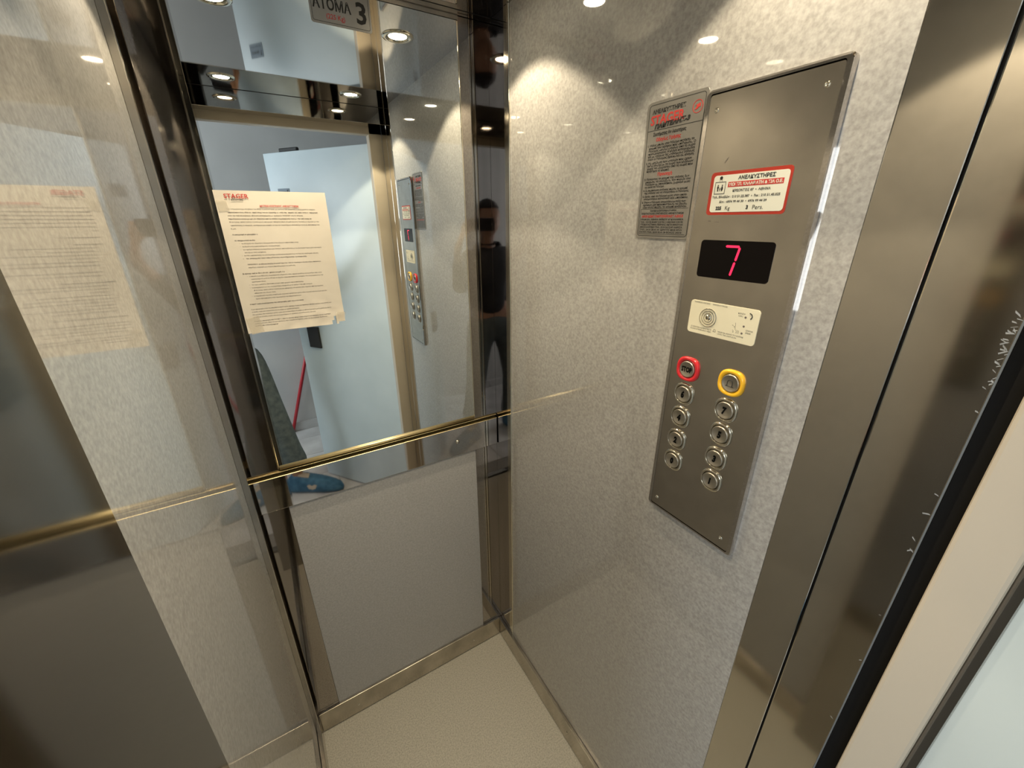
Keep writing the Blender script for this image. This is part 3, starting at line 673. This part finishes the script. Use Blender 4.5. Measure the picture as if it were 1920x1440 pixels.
# head shape with face joined into the body
bm = bmesh.new(); bm.from_mesh(body.data)
r = bmesh.ops.create_uvsphere(bm, u_segments=32, v_segments=24, radius=1)
hc = Vector(Lp(-.225, -.462, 1.655))
for v in r['verts']:
    x, y, z = v.co
    p = Vector((x*.074, y*.092, z*.112))
    if y > .2:
        p.y += .018*math.exp(-((x/.16)**2))*math.exp(-(((z+.12)/.22)**2))      # nose
        p.y -= .008*math.exp(-(((abs(x)-.38)/.18)**2))*math.exp(-(((z-.05)/.14)**2))  # eye sockets
        p.y += .006*math.exp(-((x/.3)**2))*math.exp(-(((z+.48)/.08)**2))        # lips
    if z < -.3: p.x *= 1-.25*(-z-.3)
    p.x += math.copysign(.010, x)*math.exp(-((y/.16)**2))*math.exp(-(((z+.02)/.25)**2)) if abs(x) > .85 else 0
    v.co = p+hc
bm.faces.ensure_lookup_table()
for f in bm.faces: f.smooth = True
bm.to_mesh(body.data); bm.free()
for sx in (-1, 1): lathe('eye', [(0, .004), (.005, .0035), (.009, .001), (.0095, 0)], M['white'], per, 12).matrix_local = Matrix.Translation(hc+Vector((sx*.028, .076, .004))) @ Matrix.Rotation(-PI/2, 4, 'X')
bm = bmesh.new(); r = bmesh.ops.create_uvsphere(bm, u_segments=28, v_segments=20, radius=1)
for v in r['verts']:
    x, y, z = v.co; f = 1+.05*noise.noise(Vector((x*4, y*4, z*4)))
    v.co = Vector((x*.083*f, y*.099*f-.012, z*.112*f+.018))+hc
bmesh.ops.delete(bm, geom=[v for v in bm.verts if (v.co-hc).y > .02 and (v.co-hc).z < .055 or (v.co-hc).z < -.05], context='VERTS')
from_bm('hair', bm, M['hair'], per, True)
# clothes
def chain(lst, root=0):
    j = [(Lp(*p), r) for p, r, _ in lst]; e = [(q, i) for i, (_, _, q) in enumerate(lst) if q is not None]
    return j, e
j, e = chain([((-.24, -.53, 1.02), .135, None), ((-.24, -.53, .95), .135, 0), ((-.155, -.53, .86), .110, 1), ((-.125, -.50, .68), .095, 2), ((-.085, -.465, .50), .080, 3), ((-.055, -.475, .28), .080, 4), ((-.022, -.48, .15), .085, 5),
              ((-.375, -.53, .86), .100, 1), ((-.395, -.51, .68), .078, 7), ((-.40, -.49, .50), .062, 8), ((-.41, -.53, .28), .058, 9), ((-.41, -.55, .10), .062, 10)])
skin_mesh('jeans', j, e, M['jeans'], per, 2)
j, e = chain([((-.225, -.53, .98), .155, None), ((-.235, -.53, 1.15), .140, 0), ((-.24, -.52, 1.34), .145, 1), ((-.235, -.515, 1.47), .085, 2), ((-.23, -.505, 1.51), .070, 3),
              ((-.09, -.515, 1.41), .068, 2), ((.045, -.40, 1.21), .052, 5), ((.128, -.205, 1.43), .038, 6),
              ((-.39, -.52, 1.41), .068, 2), ((-.44, -.57, 1.16), .052, 8), ((-.44, -.50, .985), .040, 9)])
skin_mesh('jacket', j, e, M['jacket'], per, 2)
def shoe(ang, heel):
    bm = bmesh.new(); n = 22; rings = []
    prof = [(-.022, .030, .055, .100), (.0, .043, .075, .125), (.04, .047, .08, .135), (.09, .049, .078, .125), (.14, .053, .068, .108), (.20, .056, .058, .088), (.25, .051, .050, .068), (.295, .038, .038, .048), (.315, .016, .022, .026)]
    for (x, w, h, hh) in prof:
        ring = []
        for k in range(n):
            a = 2*PI*k/n; c, s = math.cos(a), math.sin(a)
            z = hh*.5 + hh*.5*math.copysign(abs(s)**.7, s); wob = 1+.04*noise.noise(Vector((x*20, c*2, s*2)))
            ring.append(bm.verts.new((x, w*math.copysign(abs(c)**.7, c)*wob, max(z, 0))))
        rings.append(ring)
    for a, b_ in zip(rings, rings[1:]):
        for k in range(n): bm.faces.new((a[k], a[(k+1) % n], b_[(k+1) % n], b_[k]))
    bm.faces.new(rings[0]); bm.faces.new(list(reversed(rings[-1])))
    o = from_bm('shoe', bm, M['shoe'], per, True); o.location = Lp(*heel); o.rotation_euler = (0, 0, ang); return o
s1 = shoe(math.radians(27), (-.078, -.495, 0)); s2 = shoe(math.radians(95), (-.41, -.59, 0))
for s_ in (s1, s2):
    o = prism('shoe_emblem', [(-.030, .010), (-.020, .018), (.0, .008), (.020, .018), (.030, .010), (.022, -.012), (.0, -.020), (-.022, -.012)], 0, .003, M['shoe_pale'], s_)
    o.matrix_local = Matrix.Translation((.140, .052, .058)) @ Matrix.Rotation(PI, 4, 'Z') @ Matrix.Rotation(PI/2, 4, 'X')
    o = prism('tongue_panel', [(-.03, -.022), (.03, -.018), (.034, .018), (-.03, .022)], 0, .010, M['shoe_pale'], s_)
    o.matrix_local = Matrix.Translation((.085, .014, .122)) @ Matrix.Rotation(math.radians(14), 4, 'Y')

# phone held behind the lens position
ph_ = empty('mobile_phone', (0, 0, 0)); ph_.matrix_world = CM @ Matrix.Translation((.060, -.024, .012))
tag(ph_, 'dark mobile phone held up sideways in the right hand', 'phone')
prism('phone_body', rr_pts(.147, .072, .010, 5), -.004, .004, M['phone'], ph_, .001)
prism('phone_screen', rr_pts(.141, .066, .008, 5), .004, .0045, M['screen'], ph_)
for (a, b_) in ((-.060, .022), (-.060, .002)):
    lathe('camera_lens', [(0, -.0052), (.006, -.0052), (.0068, -.0046), (.007, -.004)], M['lens'], ph_, 20, a, b_)
